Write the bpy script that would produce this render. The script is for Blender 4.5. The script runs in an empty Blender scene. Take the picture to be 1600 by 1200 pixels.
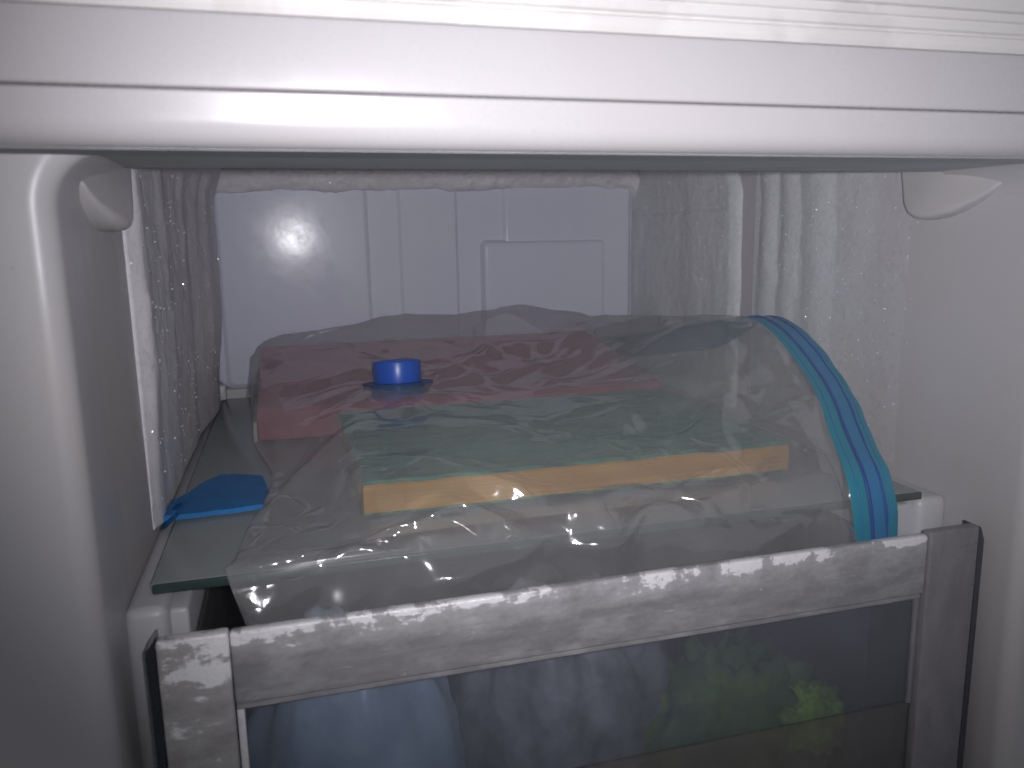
import bpy, bmesh, math, random
import numpy as np
from mathutils import Vector, Matrix

# ------------------------------------------------------------------ camera, world, lamp, exposure
scene = bpy.context.scene
COL = scene.collection
YAW, PITCH, ROLL, FPX = math.radians(15.5), math.radians(10.5), math.radians(-1.0), 1250.0
fwd = Vector((math.sin(YAW)*math.cos(PITCH), math.cos(YAW)*math.cos(PITCH), -math.sin(PITCH)))
rgt = Vector((math.cos(YAW), -math.sin(YAW), 0)); upv = rgt.cross(fwd)
r2 = rgt*math.cos(ROLL) + upv*math.sin(ROLL); u2 = upv*math.cos(ROLL) - rgt*math.sin(ROLL)
cam = bpy.data.cameras.new('camera'); camo = bpy.data.objects.new('camera', cam); COL.objects.link(camo)
camo.matrix_world = Matrix(((r2.x, u2.x, -fwd.x, 0), (r2.y, u2.y, -fwd.y, 0), (r2.z, u2.z, -fwd.z, 0), (0, 0, 0, 1)))
cam.sensor_width = 36.0; cam.lens = FPX/1600*36; cam.clip_start = 0.01; cam.clip_end = 20
cam.dof.use_dof = True; cam.dof.focus_distance = 0.55; cam.dof.aperture_fstop = 13
scene.camera = camo

w = bpy.data.worlds.new('World'); scene.world = w; w.use_nodes = True
w.node_tree.nodes['Background'].inputs[0].default_value = (0.9, 0.93, 1.0, 1)
w.node_tree.nodes['Background'].inputs[1].default_value = 0.13

def lamp(name, loc, target, energy, radius, size, blend, color):
    l = bpy.data.lights.new(name, 'SPOT'); l.energy = energy; l.shadow_soft_size = radius
    l.spot_size = math.radians(size); l.spot_blend = blend; l.color = color
    o = bpy.data.objects.new(name, l); COL.objects.link(o); o.location = loc
    o.rotation_euler = (Vector(target)-Vector(loc)).to_track_quat('-Z', 'Y').to_euler()
    return o
# the phone's own flash, next to its lens
lamp('phone_flash', (0.020, 0.0, 0.005), (0.22, 0.6, 0.01), 6.9, 0.005, 97, 1.0, (0.97, 0.955, 1.0))

vs = scene.view_settings
vs.view_transform = 'Standard'; vs.look = 'None'; vs.exposure = 0.0; vs.gamma = 1.0; vs.use_curve_mapping = False
scene.render.engine = 'CYCLES'
cy = scene.cycles
cy.use_denoising = True; cy.use_adaptive_sampling = True; cy.adaptive_threshold = 0.04; cy.adaptive_min_samples = 12
cy.max_bounces = 8; cy.transparent_max_bounces = 20; cy.diffuse_bounces = 3; cy.glossy_bounces = 3; cy.transmission_bounces = 4; cy.volume_bounces = 0
cy.sample_clamp_indirect = 4.0; cy.caustics_reflective = False; cy.caustics_refractive = False

rng = np.random.default_rng(7); random.seed(7)

# ------------------------------------------------------------------ materials
def new_mat(name):
    m = bpy.data.materials.new(name); m.use_nodes = True
    nt = m.node_tree; nt.nodes.clear()
    out = nt.nodes.new('ShaderNodeOutputMaterial')
    return m, nt, out
def N(nt, kind, **kw):
    n = nt.nodes.new('ShaderNode'+kind)
    for k, v in kw.items():
        if k.startswith('i_'): n.inputs[k[2:].replace('_', ' ')].default_value = v
        else: setattr(n, k, v)
    return n
def L(nt, a, b): nt.links.new(a, b)
def coords(nt, scale=(1, 1, 1), loc=(0, 0, 0), rot=(0, 0, 0)):
    tc = N(nt, 'TexCoord'); mp = N(nt, 'Mapping')
    mp.inputs['Scale'].default_value = scale; mp.inputs['Location'].default_value = loc; mp.inputs['Rotation'].default_value = rot
    L(nt, tc.outputs['Object'], mp.inputs['Vector']); return mp.outputs[0]
def noise(nt, vec, scale, detail=4, rough=0.6, dist=0.0):
    n = N(nt, 'TexNoise'); n.inputs['Scale'].default_value = scale; n.inputs['Detail'].default_value = detail
    n.inputs['Roughness'].default_value = rough; n.inputs['Distortion'].default_value = dist
    L(nt, vec, n.inputs['Vector']); return n.outputs['Fac']
def ramp(nt, fac, stops):
    r = N(nt, 'ValToRGB'); e = r.color_ramp.elements
    while len(e) < len(stops): e.new(0.5)
    for el, (p, c) in zip(e, stops):
        el.position = p; el.color = (c, c, c, 1) if isinstance(c, (int, float)) else (*c, 1)
    L(nt, fac, r.inputs[0]); return r.outputs[0]
def mixc(nt, fac, a, b):
    m = N(nt, 'Mix'); m.data_type = 'RGBA'
    if isinstance(fac, (int, float)): m.inputs[0].default_value = fac
    else: L(nt, fac, m.inputs[0])
    for s, v in ((6, a), (7, b)):
        if isinstance(v, tuple): m.inputs[s].default_value = (*v, 1)
        else: L(nt, v, m.inputs[s])
    return m.outputs[2]
def math_(nt, op, a, b=None, clamp=False):
    m = N(nt, 'Math'); m.operation = op; m.use_clamp = clamp
    for s, v in ((0, a), (1, b)):
        if v is None: continue
        if isinstance(v, (int, float)): m.inputs[s].default_value = v
        else: L(nt, v, m.inputs[s])
    return m.outputs[0]
def bump(nt, h, strength, dist, normal=None):
    b = N(nt, 'Bump'); b.inputs['Strength'].default_value = strength; b.inputs['Distance'].default_value = dist
    L(nt, h, b.inputs['Height'])
    if normal: L(nt, normal, b.inputs['Normal'])
    return b.outputs[0]
def principled(nt, out, color, rough, spec=0.5, normal=None):
    p = N(nt, 'BsdfPrincipled'); 
    for key, v in (('Base Color', color), ('Roughness', rough), ('Specular IOR Level', spec)):
        if isinstance(v, tuple): p.inputs[key].default_value = (*v, 1)
        elif isinstance(v, (int, float)): p.inputs[key].default_value = v
        else: L(nt, v, p.inputs[key])
    if normal: L(nt, normal, p.inputs['Normal'])
    if out: L(nt, p.outputs[0], out.inputs[0])
    return p
def mixs(nt, fac, a, b):
    m = N(nt, 'MixShader')
    if isinstance(fac, (int, float)): m.inputs[0].default_value = fac
    else: L(nt, fac, m.inputs[0])
    L(nt, a, m.inputs[1]); L(nt, b, m.inputs[2]); return m.outputs[0]

def mat_plastic(name, col, stain, rough=0.28, stain_amt=0.6, scale=14, wob=0.0006, spec=0.5):
    m, nt, out = new_mat(name); v = coords(nt)
    n1 = noise(nt, coords(nt, (1, 1, 0.5)), scale, 5, 0.55, 0.3)
    f = ramp(nt, n1, [(0.47, 0.0), (0.53, stain_amt)])
    n2 = noise(nt, v, 90, 4)
    c = mixc(nt, f, col, stain)
    c = mixc(nt, math_(nt, 'MULTIPLY', n2, 0.12), c, tuple(x*0.7 for x in col))
    spk = ramp(nt, noise(nt, v, 210, 2, 0.5), [(0.735, 0.0), (0.77, 0.30)])
    scr = ramp(nt, noise(nt, coords(nt, (0.16, 0.16, 1.0), rot=(0.3, 0.12, 0)), 260, 2, 0.6), [(0.74, 0.0), (0.80, 0.22)])
    c = mixc(nt, math_(nt, 'MAXIMUM', spk, scr), c, tuple(x*0.62 for x in stain))
    r = math_(nt, 'ADD', math_(nt, 'MULTIPLY', f, 0.18), math_(nt, 'ADD', math_(nt, 'MULTIPLY', n2, 0.16), rough-0.08))
    nb = bump(nt, noise(nt, v, 26, 3), 0.25, wob)
    principled(nt, out, c, r, spec, nb); return m
M = {}
M['rail'] = mat_plastic('glossy_white_plastic', (0.41, 0.39, 0.405), (0.39, 0.36, 0.365), 0.27, 0.35, 9)
M['liner'] = mat_plastic('white_liner', (0.50, 0.48, 0.50), (0.50, 0.465, 0.46), 0.36, 0.7, 13)
M['wall'] = mat_plastic('inner_wall_plastic', (0.56, 0.56, 0.58), (0.53, 0.515, 0.515), 0.36, 0.5, 12)
M['panel'] = mat_plastic('lavender_white_panel', (0.66, 0.67, 0.79), (0.67, 0.70, 0.77), 0.16, 0.6, 7, 0.0004, 0.14)
M['rail_shade'] = mat_plastic('matte_grey_shade', (0.36, 0.37, 0.39), (0.31, 0.32, 0.34), 0.7, 0.6, 20)  # grey stands in for the shade under the header rail
M['gasket'] = mat_plastic('grey_gasket', (0.55, 0.53, 0.52), (0.45, 0.43, 0.42), 0.45, 0.6, 20)

def mat_frost(name, col, thin=None):
    m, nt, out = new_mat(name); v = coords(nt)
    h = noise(nt, v, 420, 5, 0.7); h2 = noise(nt, v, 90, 4, 0.6)
    nb = bump(nt, math_(nt, 'ADD', h, math_(nt, 'MULTIPLY', h2, 1.5)), 0.4, 0.0005)
    c = ramp(nt, h2, [(0.3, tuple(x*0.93 for x in col)), (0.7, col)])
    pl = 0.75
    if thin:                                   # ice thins to bare liner towards the front of the wall
        sp = N(nt, 'SeparateXYZ'); L(nt, v, sp.inputs[0])
        mr = N(nt, 'MapRange'); mr.inputs[1].default_value = thin[0]; mr.inputs[2].default_value = thin[1]
        L(nt, math_(nt, 'ADD', sp.outputs[1], math_(nt, 'MULTIPLY', noise(nt, v, 38, 4), 0.05)), mr.inputs[0])
        c = mixc(nt, mr.outputs[0], (0.50, 0.48, 0.50), c)
        nb = bump(nt, math_(nt, 'MULTIPLY', math_(nt, 'ADD', h, math_(nt, 'MULTIPLY', h2, 1.5)), mr.outputs[0]), 0.4, 0.0005)
    p = principled(nt, None, c, pl, 0.3, nb)
    vo = N(nt, 'TexVoronoi'); vo.inputs['Scale'].default_value = 700; L(nt, v, vo.inputs['Vector'])
    sub = N(nt, 'VectorMath'); sub.operation = 'SUBTRACT'; L(nt, vo.outputs['Color'], sub.inputs[0]); sub.inputs[1].default_value = (0.5, 0.5, 0.5)
    sc = N(nt, 'VectorMath'); sc.operation = 'SCALE'; L(nt, sub.outputs[0], sc.inputs[0]); sc.inputs['Scale'].default_value = 3.2
    ge = N(nt, 'NewGeometry'); ad = N(nt, 'VectorMath'); ad.operation = 'ADD'
    L(nt, ge.outputs['Normal'], ad.inputs[0]); L(nt, sc.outputs[0], ad.inputs[1])
    no = N(nt, 'VectorMath'); no.operation = 'NORMALIZE'; L(nt, ad.outputs[0], no.inputs[0])
    g = N(nt, 'BsdfGlossy'); g.inputs['Roughness'].default_value = 0.09; L(nt, no.outputs[0], g.inputs['Normal'])
    pick = math_(nt, 'GREATER_THAN', noise(nt, v, 260, 1), 0.60)
    L(nt, mixs(nt, math_(nt, 'MULTIPLY', pick, 0.10), p.outputs[0], g.outputs[0]), out.inputs[0])
    return m
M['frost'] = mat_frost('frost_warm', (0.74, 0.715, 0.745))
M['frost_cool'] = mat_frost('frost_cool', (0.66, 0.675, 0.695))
M['frost_thin'] = mat_frost('frost_thinning_out', (0.64, 0.65, 0.67), (0.475, 0.545))

def mat_ice():
    m, nt, out = new_mat('ice_flake')
    g = N(nt, 'BsdfGlossy'); g.inputs['Roughness'].default_value = 0.16; g.inputs[0].default_value = (0.95, 0.95, 0.97, 1)
    df = N(nt, 'BsdfDiffuse'); df.inputs[0].default_value = (0.8, 0.8, 0.82, 1)
    L(nt, mixs(nt, 0.3, df.outputs[0], g.outputs[0]), out.inputs[0]); return m
M['ice'] = mat_ice()
def mat_film(name, milk, tint, rough, gloss=1.0, bmp=0.0, gmax=0.2):
    m, nt, out = new_mat(name); v = coords(nt)
    tr = N(nt, 'BsdfTransparent'); tr.inputs[0].default_value = (*tint, 1)
    df = N(nt, 'BsdfDiffuse'); df.inputs[0].default_value = (0.80, 0.80, 0.82, 1)
    tl = N(nt, 'BsdfTranslucent'); tl.inputs[0].default_value = (0.80, 0.80, 0.82, 1)
    wv = N(nt, 'VectorMath'); wv.operation = 'MULTIPLY_ADD'; tn = N(nt, 'TexNoise'); tn.inputs['Scale'].default_value = 14; tn.inputs['Detail'].default_value = 2
    L(nt, v, tn.inputs['Vector']); L(nt, tn.outputs['Color'], wv.inputs[0]); wv.inputs[1].default_value = (0.05, 0.05, 0.05); L(nt, v, wv.inputs[2])
    nb = None
    for sc_, ds in ((30, 0.0026),) if bmp else ():
        vo = N(nt, 'TexVoronoi'); vo.feature = 'DISTANCE_TO_EDGE'; vo.inputs['Scale'].default_value = sc_; L(nt, wv.outputs[0], vo.inputs['Vector'])
        nb = bump(nt, ramp(nt, vo.outputs['Distance'], [(0.0, 0.0), (0.22, 1.0)]), bmp, ds, nb)
    ge = N(nt, 'NewGeometry'); mx = N(nt, 'VectorMath'); mx.operation = 'MULTIPLY_ADD'     # thin haze in the film scatters nearly alike whichever way it folds
    L(nt, ge.outputs['Normal'], mx.inputs[0]); mx.inputs[1].default_value = (0.75, 0.75, 0.75); mx.inputs[2].default_value = (0.0, -0.55, 0.55)
    nm = N(nt, 'VectorMath'); nm.operation = 'NORMALIZE'; L(nt, mx.outputs[0], nm.inputs[0]); L(nt, nm.outputs[0], df.inputs['Normal'])
    s = mixs(nt, milk, tr.outputs[0], mixs(nt, 0.5, df.outputs[0], tl.outputs[0]))
    g = N(nt, 'BsdfGlossy'); g.inputs['Roughness'].default_value = rough
    fr = N(nt, 'Fresnel'); fr.inputs['IOR'].default_value = 1.5
    if nb: L(nt, nb, g.inputs['Normal'])
    s = mixs(nt, math_(nt, 'MINIMUM', math_(nt, 'MULTIPLY', fr.outputs[0], gloss), gmax), s, g.outputs[0])
    L(nt, s, out.inputs[0]); return m
M['film'] = mat_film('clear_bag_film', 0.30, (0.97, 0.97, 0.975), 0.10, 3.4, 0.12, 0.26)
M['film_low'] = mat_film('clear_bag_film_underside', 0.05, (0.97, 0.97, 0.975), 0.2, 0.6, 0.0, 0.08)

def mat_simple(name, col, rough=0.4, spec=0.5, var=0.15, scale=40, bmp=0.0):
    m, nt, out = new_mat(name); v = coords(nt)
    n = noise(nt, v, scale, 5)
    c = mixc(nt, ramp(nt, n, [(0.35, 0.0), (0.65, 1.0)]), tuple(x*(1-var) for x in col), tuple(min(1, x*(1+var)) for x in col))
    principled(nt, out, c, rough, spec, bump(nt, noise(nt, v, scale*3, 4), 0.4, bmp) if bmp else None); return m
def mat_tinted(name, col, alpha, rough=0.2):
    m, nt, out = new_mat(name)
    p = principled(nt, None, col, rough, 0.5)
    tr = N(nt, 'BsdfTransparent'); tr.inputs[0].default_value = (*[min(1, x*1.2+0.25) for x in col], 1)
    L(nt, mixs(nt, alpha, tr.outputs[0], p.outputs[0]), out.inputs[0]); return m
M['zip_light'] = mat_tinted('teal_zip_plastic', (0.0, 0.25, 0.36), 0.88, 0.30)
M['zip_mid'] = mat_tinted('blue_zip_plastic', (0.012, 0.20, 0.43), 0.88, 0.30)
M['zip_dark'] = mat_simple('dark_blue_zip_ridge', (0.003, 0.06, 0.29), 0.4)
M['valve'] = mat_simple('blue_valve_plastic', (0.004, 0.085, 0.50), 0.32, 0.5, 0.05)
M['valve_flange'] = mat_tinted('blue_valve_flange', (0.06, 0.18, 0.46), 0.35, 0.2)
M['blue_sheet'] = mat_simple('blue_sheet', (0.018, 0.175, 0.45), 0.55, 0.3, 0.12, 60, 0.0004)
M['red_cover'] = mat_simple('red_cover', (0.46, 0.10, 0.15), 0.45, 0.4, 0.2, 30)
M['cream'] = mat_simple('cream_card', (0.75, 0.70, 0.58), 0.7, 0.2)

def mat_green():
    m, nt, out = new_mat('green_marbled_cover')
    n = noise(nt, coords(nt, (1.0, 2.6, 1.0)), 42, 4, 0.55, 1.2)
    c = ramp(nt, n, [(0.32, (0.004, 0.09, 0.08)), (0.47, (0.005, 0.31, 0.22)), (0.56, (0.12, 0.38, 0.18)), (0.70, (0.01, 0.15, 0.17))])
    principled(nt, out, c, 0.35, 0.5); return m
M['green_cover'] = mat_green()
def mat_pages():
    m, nt, out = new_mat('yellowed_pages')
    n = noise(nt, coords(nt, (3, 3, 900)), 1.0, 3, 0.7)
    n2 = noise(nt, coords(nt, (8, 8, 60)), 1.0, 3)
    c = mixc(nt, n2, (0.86, 0.47, 0.08), (0.68, 0.34, 0.05))
    c = mixc(nt, ramp(nt, n, [(0.35, 0.45), (0.6, 0.0)]), c, (0.36, 0.22, 0.10))
    principled(nt, out, c, 0.8, 0.2, bump(nt, n, 0.6, 0.0006)); return m
M['pages'] = mat_pages()

def mat_glass_shelf():
    m, nt, out = new_mat('grey_glass')
    v = coords(nt); n = noise(nt, v, 30, 5)
    p = principled(nt, None, mixc(nt, n, (0.38, 0.41, 0.41), (0.32, 0.35, 0.35)), 0.22, 0.5)
    tr = N(nt, 'BsdfTransparent'); tr.inputs[0].default_value = (0.75, 0.80, 0.78, 1)
    L(nt, mixs(nt, 0.84, tr.outputs[0], p.outputs[0]), out.inputs[0]); return m
M['shelf'] = mat_glass_shelf()
M['shelf_edge'] = mat_simple('dark_green_glass_edge', (0.03, 0.055, 0.05), 0.25)

def mat_drawer(name, base, clear, frost_lo, frost_hi, streak=(3.0, 3.0, 14.0), zfade=None, veil_k=0.0):
    """scuffed clear plastic with patches of white frost and smeared wear"""
    m, nt, out = new_mat(name)
    v = coords(nt); vs_ = coords(nt, streak)
    sm = noise(nt, vs_, 9, 6, 0.65, 0.4); fine = noise(nt, coords(nt, (0.6, 0.6, 2.2)), 160, 5, 0.7)
    c = mixc(nt, ramp(nt, sm, [(0.35, 0.0), (0.65, 1.0)]), base, tuple(x*1.35 for x in base))
    body = principled(nt, None, c, ramp(nt, fine, [(0.3, 0.22), (0.7, 0.5)]), 0.5, bump(nt, fine, 0.3, 0.0006))
    tr = N(nt, 'BsdfTransparent'); tr.inputs[0].default_value = (0.82, 0.83, 0.86, 1)
    s = mixs(nt, clear, body.outputs[0], tr.outputs[0])
    fp = noise(nt, coords(nt, (0.8, 0.8, 1.8)), 46, 7, 0.68, 0.0)
    if zfade:                                    # frost gathers along the rim
        z0, z1, k = zfade
        sep = N(nt, 'SeparateXYZ'); L(nt, v, sep.inputs[0])
        mr = N(nt, 'MapRange'); mr.inputs[1].default_value = z0; mr.inputs[2].default_value = z1
        mr.inputs[3].default_value = 0.0; mr.inputs[4].default_value = k; L(nt, sep.outputs[2], mr.inputs[0])
        fp = math_(nt, 'ADD', fp, math_(nt, 'MULTIPLY', mr.outputs[0], ramp(nt, noise(nt, coords(nt, (1, 1, 0.4)), 34, 5, 0.7), [(0.36, 0.35), (0.60, 1.05)])))
    fac = ramp(nt, fp, [(frost_lo, 0.0), (frost_hi, 0.92)])
    veil = math_(nt, 'MULTIPLY', ramp(nt, fp, [(frost_lo-0.28, 0.0), (frost_hi, 1.0)]), veil_k)
    scr = ramp(nt, noise(nt, coords(nt, (0.10, 0.10, 1.0), rot=(0, 0.06, 0)), 420, 3, 0.8), [(0.66, 0.0), (0.74, 0.55)])
    spk = ramp(nt, noise(nt, coords(nt, (0.7, 0.7, 1.3)), 330, 3, 0.6), [(0.70, 0.0), (0.76, 0.7)])
    wear = math_(nt, 'MAXIMUM', math_(nt, 'MULTIPLY', math_(nt, 'MULTIPLY', math_(nt, 'MAXIMUM', scr, spk), ramp(nt, sm, [(0.45, 0.0), (0.6, 1.0)])), 1.0 if veil_k else 0.25), veil)
    fac = math_(nt, 'MAXIMUM', fac, wear)
    fr = principled(nt, None, (0.86, 0.84, 0.86), 0.28, 0.9, bump(nt, noise(nt, v, 500, 4), 0.7, 0.0008))
    L(nt, mixs(nt, fac, s, fr.outputs[0]), out.inputs[0]); return m
M['drawer_rail'] = mat_drawer('scuffed_drawer_plastic', (0.25, 0.24, 0.25), 0.26, 0.74, 0.80, (3, 3, 22), (-0.1850, -0.1712, 0.36), 0.30)
M['drawer_stile'] = mat_drawer('frosted_drawer_corner', (0.25, 0.23, 0.22), 0.15, 0.60, 0.68, (6, 6, 6), (-0.200, -0.184, 0.26), 0.30)
M['drawer_stile_clean'] = mat_drawer('clear_drawer_corner', (0.20, 0.185, 0.20), 0.25, 0.80, 0.9, (9, 9, 4))
M['drawer_window'] = mat_drawer('frosted_drawer_window', (0.24, 0.26, 0.30), 0.84, 0.80, 1.0, (4, 4, 3))
M['drawer_base'] = mat_drawer('brown_tinted_drawer_base', (0.15, 0.135, 0.13), 0.60, 0.8, 0.95, (6, 6, 4))
M['drawer_side'] = mat_drawer('drawer_side_plastic', (0.10, 0.10, 0.10), 0.45, 0.85, 0.95, (5, 5, 1))
M['drawer_edge'] = mat_simple('dark_plastic_edge', (0.012, 0.014, 0.022), 0.15, 0.5, 0.3, 120)
M['food_blue'] = mat_simple('pale_blue_bag', (0.50, 0.66, 0.88), 0.35, 0.5, 0.25, 25, 0.001)
M['food_grey'] = mat_simple('dim_bag', (0.30, 0.29, 0.33), 0.4, 0.5, 0.4, 40, 0.001)
M['food_green'] = mat_simple('frozen_green', (0.09, 0.18, 0.03), 0.6, 0.3, 0.5, 30, 0.002)
M['food_bright'] = mat_simple('bright_green', (0.24, 0.46, 0.01), 0.5, 0.3, 0.4, 60, 0.001)

# ------------------------------------------------------------------ mesh helpers
def link(name, me, mat, parent=None):
    me.materials.append(mat)
    o = bpy.data.objects.new(name, me); COL.objects.link(o)
    if parent: o.parent = parent
    return o
def pyd(name, verts, faces, mat, parent=None, smooth=True):
    me = bpy.data.meshes.new(name)
    me.from_pydata([tuple(map(float, p)) for p in verts], [], faces); me.update()
    if smooth: me.polygons.foreach_set('use_smooth', [True]*len(me.polygons))
    return link(name, me, mat, parent)
def from_bm(name, bm, mat, parent=None, smooth=True, angle=50):
    bmesh.ops.recalc_face_normals(bm, faces=bm.faces)
    me = bpy.data.meshes.new(name); bm.to_mesh(me); bm.free()
    if smooth:
        me.polygons.foreach_set('use_smooth', [True]*len(me.polygons)); me.set_sharp_from_angle(angle=math.radians(angle))
    return link(name, me, mat, parent)
def box(name, lo, hi, mat, parent=None, bev=0.0, seg=3):
    bm = bmesh.new(); bmesh.ops.create_cube(bm, size=1)
    for v in bm.verts: v.co = Vector([(lo[k]+hi[k])/2 + v.co[k]*(hi[k]-lo[k]) for k in range(3)])
    if bev: bmesh.ops.bevel(bm, geom=bm.edges[:], offset=bev, segments=seg, profile=0.5, affect='EDGES')
    return from_bm(name, bm, mat, parent)
def extrude_x(name, prof, x0, x1, mat, parent=None, closed=True, n=1, angle=40):
    """profile of (y, z) points drawn out along x"""
    xs = np.linspace(x0, x1, n+1); P = len(prof)
    verts = [(x, y, z) for x in xs for y, z in prof]; faces = []
    for i in range(n):
        for j in range(P if closed else P-1):
            k = (j+1) % P; faces.append((i*P+j, i*P+k, (i+1)*P+k, (i+1)*P+j))
    if closed: faces += [tuple(range(P)), tuple(range(n*P, (n+1)*P))[::-1]]
    bm = bmesh.new(); vv = [bm.verts.new(p) for p in verts]
    for f in faces: bm.faces.new([vv[i] for i in f])
    return from_bm(name, bm, mat, parent, angle=angle)
def lathe(name, prof, loc, mat, parent=None, n=48, tilt=(0, 0)):
    verts, faces = [], []
    for r, z in prof:
        for k in range(n):
            a = 2*math.pi*k/n; verts.append((r*math.cos(a), r*math.sin(a), z))
    for i in range(len(prof)-1):
        for k in range(n):
            faces.append((i*n+k, i*n+(k+1) % n, (i+1)*n+(k+1) % n, (i+1)*n+k))
    bm = bmesh.new(); vv = [bm.verts.new(p) for p in verts]
    for f in faces: bm.faces.new([vv[i] for i in f])
    bm.faces.new(vv[-n:])
    bmesh.ops.rotate(bm, verts=bm.verts, cent=(0, 0, 0), matrix=Matrix.Rotation(tilt[0], 3, 'X') @ Matrix.Rotation(tilt[1], 3, 'Y'))
    bmesh.ops.translate(bm, verts=bm.verts, vec=loc)
    return from_bm(name, bm, mat, parent, angle=35)
def thing(name, loc, label, cat, group=None):
    o = bpy.data.objects.new(name, None); COL.objects.link(o); o.empty_display_size = 0.02
    o['label'] = label; o['category'] = cat
    if group: o['group'] = group
    return o
def tag(o, label, cat, group=None, kind=None):
    o['label'] = label; o['category'] = cat
    if group: o['group'] = group
    if kind: o['kind'] = kind
    return o
def vnoise(x, y, seed=0, oct=4, pers=0.5):
    """smooth value noise on arrays, about -1..1"""
    tot = np.zeros(np.broadcast(x, y).shape); amp = 1.0; s = 0
    for k in range(oct):
        r = np.random.default_rng(seed*31+k).uniform(-1, 1, (64, 64))
        xi = np.floor(x).astype(int); yi = np.floor(y).astype(int); fx = x-xi; fy = y-yi
        fx = fx*fx*(3-2*fx); fy = fy*fy*(3-2*fy)
        a = r[xi % 64, yi % 64]; b = r[(xi+1) % 64, yi % 64]; c = r[xi % 64, (yi+1) % 64]; d = r[(xi+1) % 64, (yi+1) % 64]
        tot += amp*((a*(1-fx)+b*fx)*(1-fy)+(c*(1-fx)+d*fx)*fy); s += amp
        amp *= pers; x = x*2+13.1; y = y*2+7.7
    return tot/s
def facets(x, y, seed):
    """random heights on a lattice joined by flat triangles: crumpled film, about -1..1"""
    r = np.random.default_rng(seed).uniform(-1, 1, (64, 64)); dg = np.random.default_rng(seed+1).random((64, 64)) < 0.5
    xi = np.floor(x).astype(int); yi = np.floor(y).astype(int); fx = x-xi; fy = y-yi
    a = r[xi % 64, yi % 64]; b = r[(xi+1) % 64, yi % 64]; c = r[xi % 64, (yi+1) % 64]; d = r[(xi+1) % 64, (yi+1) % 64]
    s1 = np.where(fx > fy, a+(b-a)*fx+(d-b)*fy, a+(d-c)*fx+(c-a)*fy)
    s2 = np.where(fx+fy < 1, a+(b-a)*fx+(c-a)*fy, d+(c-d)*(1-fx)+(b-d)*(1-fy))
    return np.where(dg[xi % 64, yi % 64], s1, s2)
def grid_faces(nu, nv):
    return [(i*nv+j, (i+1)*nv+j, (i+1)*nv+j+1, i*nv+j+1) for i in range(nu-1) for j in range(nv-1)]
def sstep(a, b, x):
    t = np.clip((x-a)/(b-a), 0, 1); return t*t*(3-2*t)

# ------------------------------------------------------------------ freezer compartment
XL, XR, YF, YB, ZC, ZS = -0.0805, 0.3868, 0.33, 0.865, 0.088, -0.159
frz = thing('freezer', (0, 0, 0), 'white plastic freezer compartment with iced walls behind an open front', 'freezer')

def opening(off, y, r):
    """outline of the front opening, open at the bottom; off moves it outwards"""
    x0, x1, z1 = XL+0.0006-off, XR-0.0006+off, 0.0335+off; pts = [(x0, y, -0.75)]
    for k in range(13):
        a = math.pi - k/12*math.pi/2; pts.append((x0+r+r*math.cos(a), y, z1-r+r*math.sin(a)))
    for k in range(13):
        a = math.pi/2 - k/12*math.pi/2; pts.append((x1-r+r*math.cos(a), y, z1-r+r*math.sin(a)))
    pts.append((x1, y, -0.75)); return pts
loops = []
R0 = 0.021
big = []
for (x, y, z) in opening(0.0, YF, R0): big.append((x, y, z))
def outer(p):
    x, y, z = p
    if z > 0.0105 and XL+R0 < x < XR-R0: return (x, YF+0.001, 0.5)
    return (-0.55 if x < 0.15 else 0.85, YF+0.001, z if z < 0.01 else 0.5)
loops.append([outer(p) for p in big])
rf = 0.009
for k in range(9):
    a = k/8*math.pi/2
    loops.append(opening(rf*(1-math.sin(a)), YF+rf*(1-math.cos(a)), R0+rf*(1-math.sin(a))))
loops.append(opening(0, 0.352, R0)); loops.append(opening(0.0007, 0.398, R0)); loops.append(opening(0.0035, 0.3985, R0))
verts = [p for lp in loops for p in lp]; nP = len(loops[0])
faces = [(i*nP+j, i*nP+j+1, (i+1)*nP+j+1, (i+1)*nP+j) for i in range(len(loops)-1) for j in range(nP-1)]
bm = bmesh.new(); vv = [bm.verts.new(p) for p in verts]
for f in faces: bm.faces.new([vv[i] for i in f])
from_bm('front_frame', bm, M['liner'], frz, angle=60)
# inner walls
box('side_wall', (XL-0.02, 0.355, -0.75), (XL, YB+0.01, ZC+0.004), M['liner'], frz)
box('side_wall', (XR, 0.355, -0.75), (XR+0.02, YB+0.01, ZC+0.004), M['liner'], frz)
box('back_wall', (XL-0.001, YB, -0.75), (XR+0.001, YB+0.02, ZC), M['wall'], frz)
box('ceiling', (XL-0.02, 0.399, ZC), (XR+0.02, YB+0.01, ZC+0.02), M['wall'], frz)
box('ceiling_lip', (XL-0.02, 0.3995, 0.0335), (XR+0.02, 0.407, ZC+0.001), M['wall'], frz)
box('floor_panel', (XL-0.001, 0.364, -0.74), (XR+0.001, YB+0.01, -0.70), M['wall'], frz)
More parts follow.
